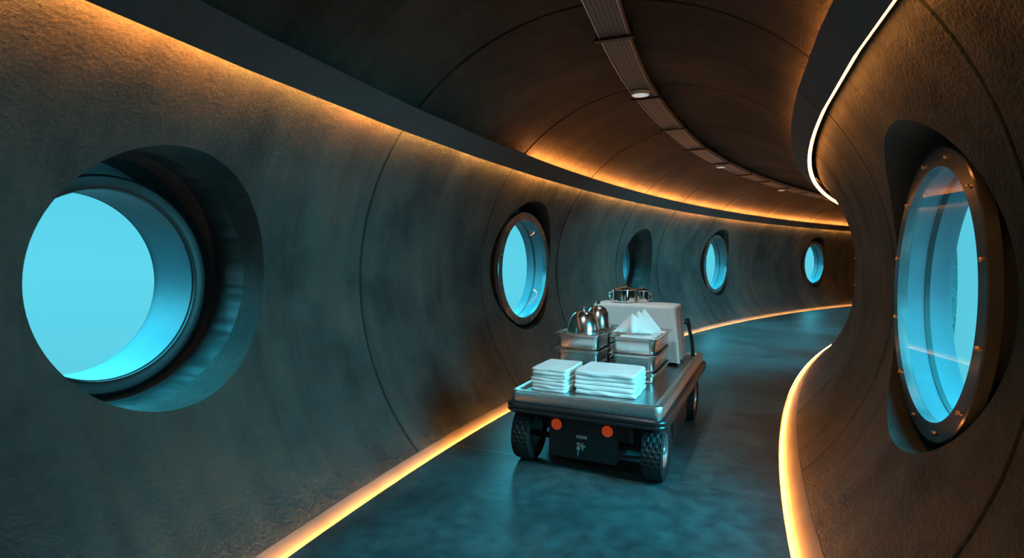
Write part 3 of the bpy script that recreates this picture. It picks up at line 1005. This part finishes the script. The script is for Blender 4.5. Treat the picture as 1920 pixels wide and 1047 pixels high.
for k, (a, b, w, h, sk, bow, lb) in enumerate([(-0.255, 0.142, 0.170, 0.150, -0.015, 0.034, 'front and lowest of the three peaked white napkins in the pan'),
                                          (-0.180, 0.190, 0.140, 0.170, -0.03, 0.010, 'middle of the three peaked white napkins in the pan'),
                                          (-0.125, 0.225, 0.130, 0.185, -0.03, 0.008, 'rear and tallest of the three peaked white napkins in the pan')]):
    o = peak(w, h, 2.3 * k, sk, bow).build('folded_napkin', M['cloth'], smooth=50)
    o.location = cw(a, b, 0.914); o.rotation_euler = (0, 0, RZ + 0.10)
    tag(o, lb, 'napkin', 'peaked napkins in the top right pan')

# case under a white tablecloth
BX0, BX1, BY0, BY1, BTOP = -0.415, 0.368, 0.43, 0.86, 1.085
bx, by, bhx, bhy = (BX0 + BX1) / 2, (BY0 + BY1) / 2, (BX1 - BX0) / 2, (BY1 - BY0) / 2
case = empty('storage_case', cw(by, bx, DK), RZ)
tag(case, 'boxy case on black feet hidden under the white cloth', 'case')
MB().box((0, 0, 0.29), (2 * bhx - 0.03, 2 * bhy - 0.03, 0.48)).build('body', M['black'], case, bevel=0.02)
for sx in (-1, 1):
    for sy in (-1, 1):
        MB().lathe([(0.028, 0.0), (0.030, 0.01), (0.030, 0.052)], 16, 'z', (sx * (bhx - 0.05), sy * (bhy - 0.05), 0.0), True, True).build('foot', M['rubber'], case)

def cloth_mesh():
    H = BTOP - DK
    N = 4 * 7 + 4 * 15
    def ring(gx, gy, r, z, t):
        pts = rrect(gx, gy, r, z, 6, 16)
        out = []
        m = len(pts)
        for i, q in enumerate(pts):
            ang = math.atan2(q.y / bhy, q.x / bhx)
            cn = max(0.0, (abs(q.x) / gx) + (abs(q.y) / gy) - 1.35) / 0.65      # corner closeness
            dirv = Vector((q.x / gx ** 2, q.y / gy ** 2, 0)).normalized()
            fold = 0.013 * sin(17 * ang + 1.2) + 0.008 * sin(31 * ang) + 0.012 * nz(q.x * 5, q.y * 5, 1.7)
            big = (0.055 if q.x > 0 else 0.020) * cn ** 1.5
            if q.x > gx * 0.9: fold += 0.020 * sin(q.y * 30 + 0.6)
            o_ = (fold + big) * t
            zz = q.z + t * 0.012 * nz(q.x * 6, q.y * 6, 9.0)
            out.append(Vector((q.x + dirv.x * o_, q.y + dirv.y * o_, zz)))
        return out
    rs = []
    for s in (0.04, 0.3, 0.55, 0.75, 0.9):
        rs.append([Vector((q.x, q.y, q.z + 0.0035 * nz(q.x * 9, q.y * 9, 2.2))) for q in ring(bhx * s, bhy * s, 0.04 * s, 0.0, 0)])
    for i in range(1, 6):
        a = pi / 2 * i / 5
        rr = 0.028
        rs.append(ring(bhx - rr + rr * sin(a), bhy - rr + rr * sin(a), 0.05, -rr + rr * cos(a), 0.0))
    for i in range(1, 15):
        t = i / 14
        rs.append(ring(bhx + 0.030 * t, bhy + 0.018 * t, 0.05, -0.028 - (H - 0.028 - 0.026) * t, t ** 0.8))
    return MB().rings(rs, True, False)
cl = cloth_mesh().build('tablecloth', M['cloth'], smooth=60)
cl.location = cw(by, bx, BTOP); cl.rotation_euler = (0, 0, RZ)
tag(cl, 'white linen cloth draped to the deck over the case at the back', 'tablecloth')

def pot(a, b, r, h, label, lid=True, rot=0.0, sides=(-1, 1)):
    root = empty('cooking_pot', cw(a, b, BTOP + 0.004), RZ + rot); tag(root, label, 'pot')
    MB().lathe([(r * 0.93, 0.0), (r * 0.99, 0.006), (r, 0.016), (r, h - 0.004), (r + 0.005, h - 0.001), (r + 0.005, h + 0.002), (r - 0.002, h + 0.002), (r - 0.003, h - 0.004), (r - 0.003, 0.010), (0.001, 0.008)], 48, cap0=True).build('body', M['chrome'], root)
    for s in sides:
        pth = [(s * (r - 0.003 + 0.036 * max(0.0, sin(pi * q / 14)) ** 0.55), 0, h * 0.90 - h * 0.72 * q / 14) for q in range(15)]
        MB().tube(pth, 0.007, 8).build('handle', M['chrome'], root)
    if lid:
        ld = MB().lathe([(r + 0.004, h + 0.003), (r + 0.006, h + 0.007), (r * 0.9, h + 0.014), (r * 0.5, h + 0.024), (r * 0.15, h + 0.028), (0.001, h + 0.0285)], 48, cap0=True).build('lid', M['chrome'], root)
        MB().lathe([(0.007, h + 0.027), (0.006, h + 0.038), (0.017, h + 0.044), (0.019, h + 0.050), (0.012, h + 0.056), (0.001, h + 0.057)], 20).build('knob', M['chrome'], ld)
pot(0.64, -0.155, 0.112, 0.122, 'large lidded steel pot with loop handles on the white cloth', True, 0.15, (-1,))
pot(0.755, -0.005, 0.066, 0.110, 'small lidded steel pot standing right of the large pot', True, 0.5, (1,))
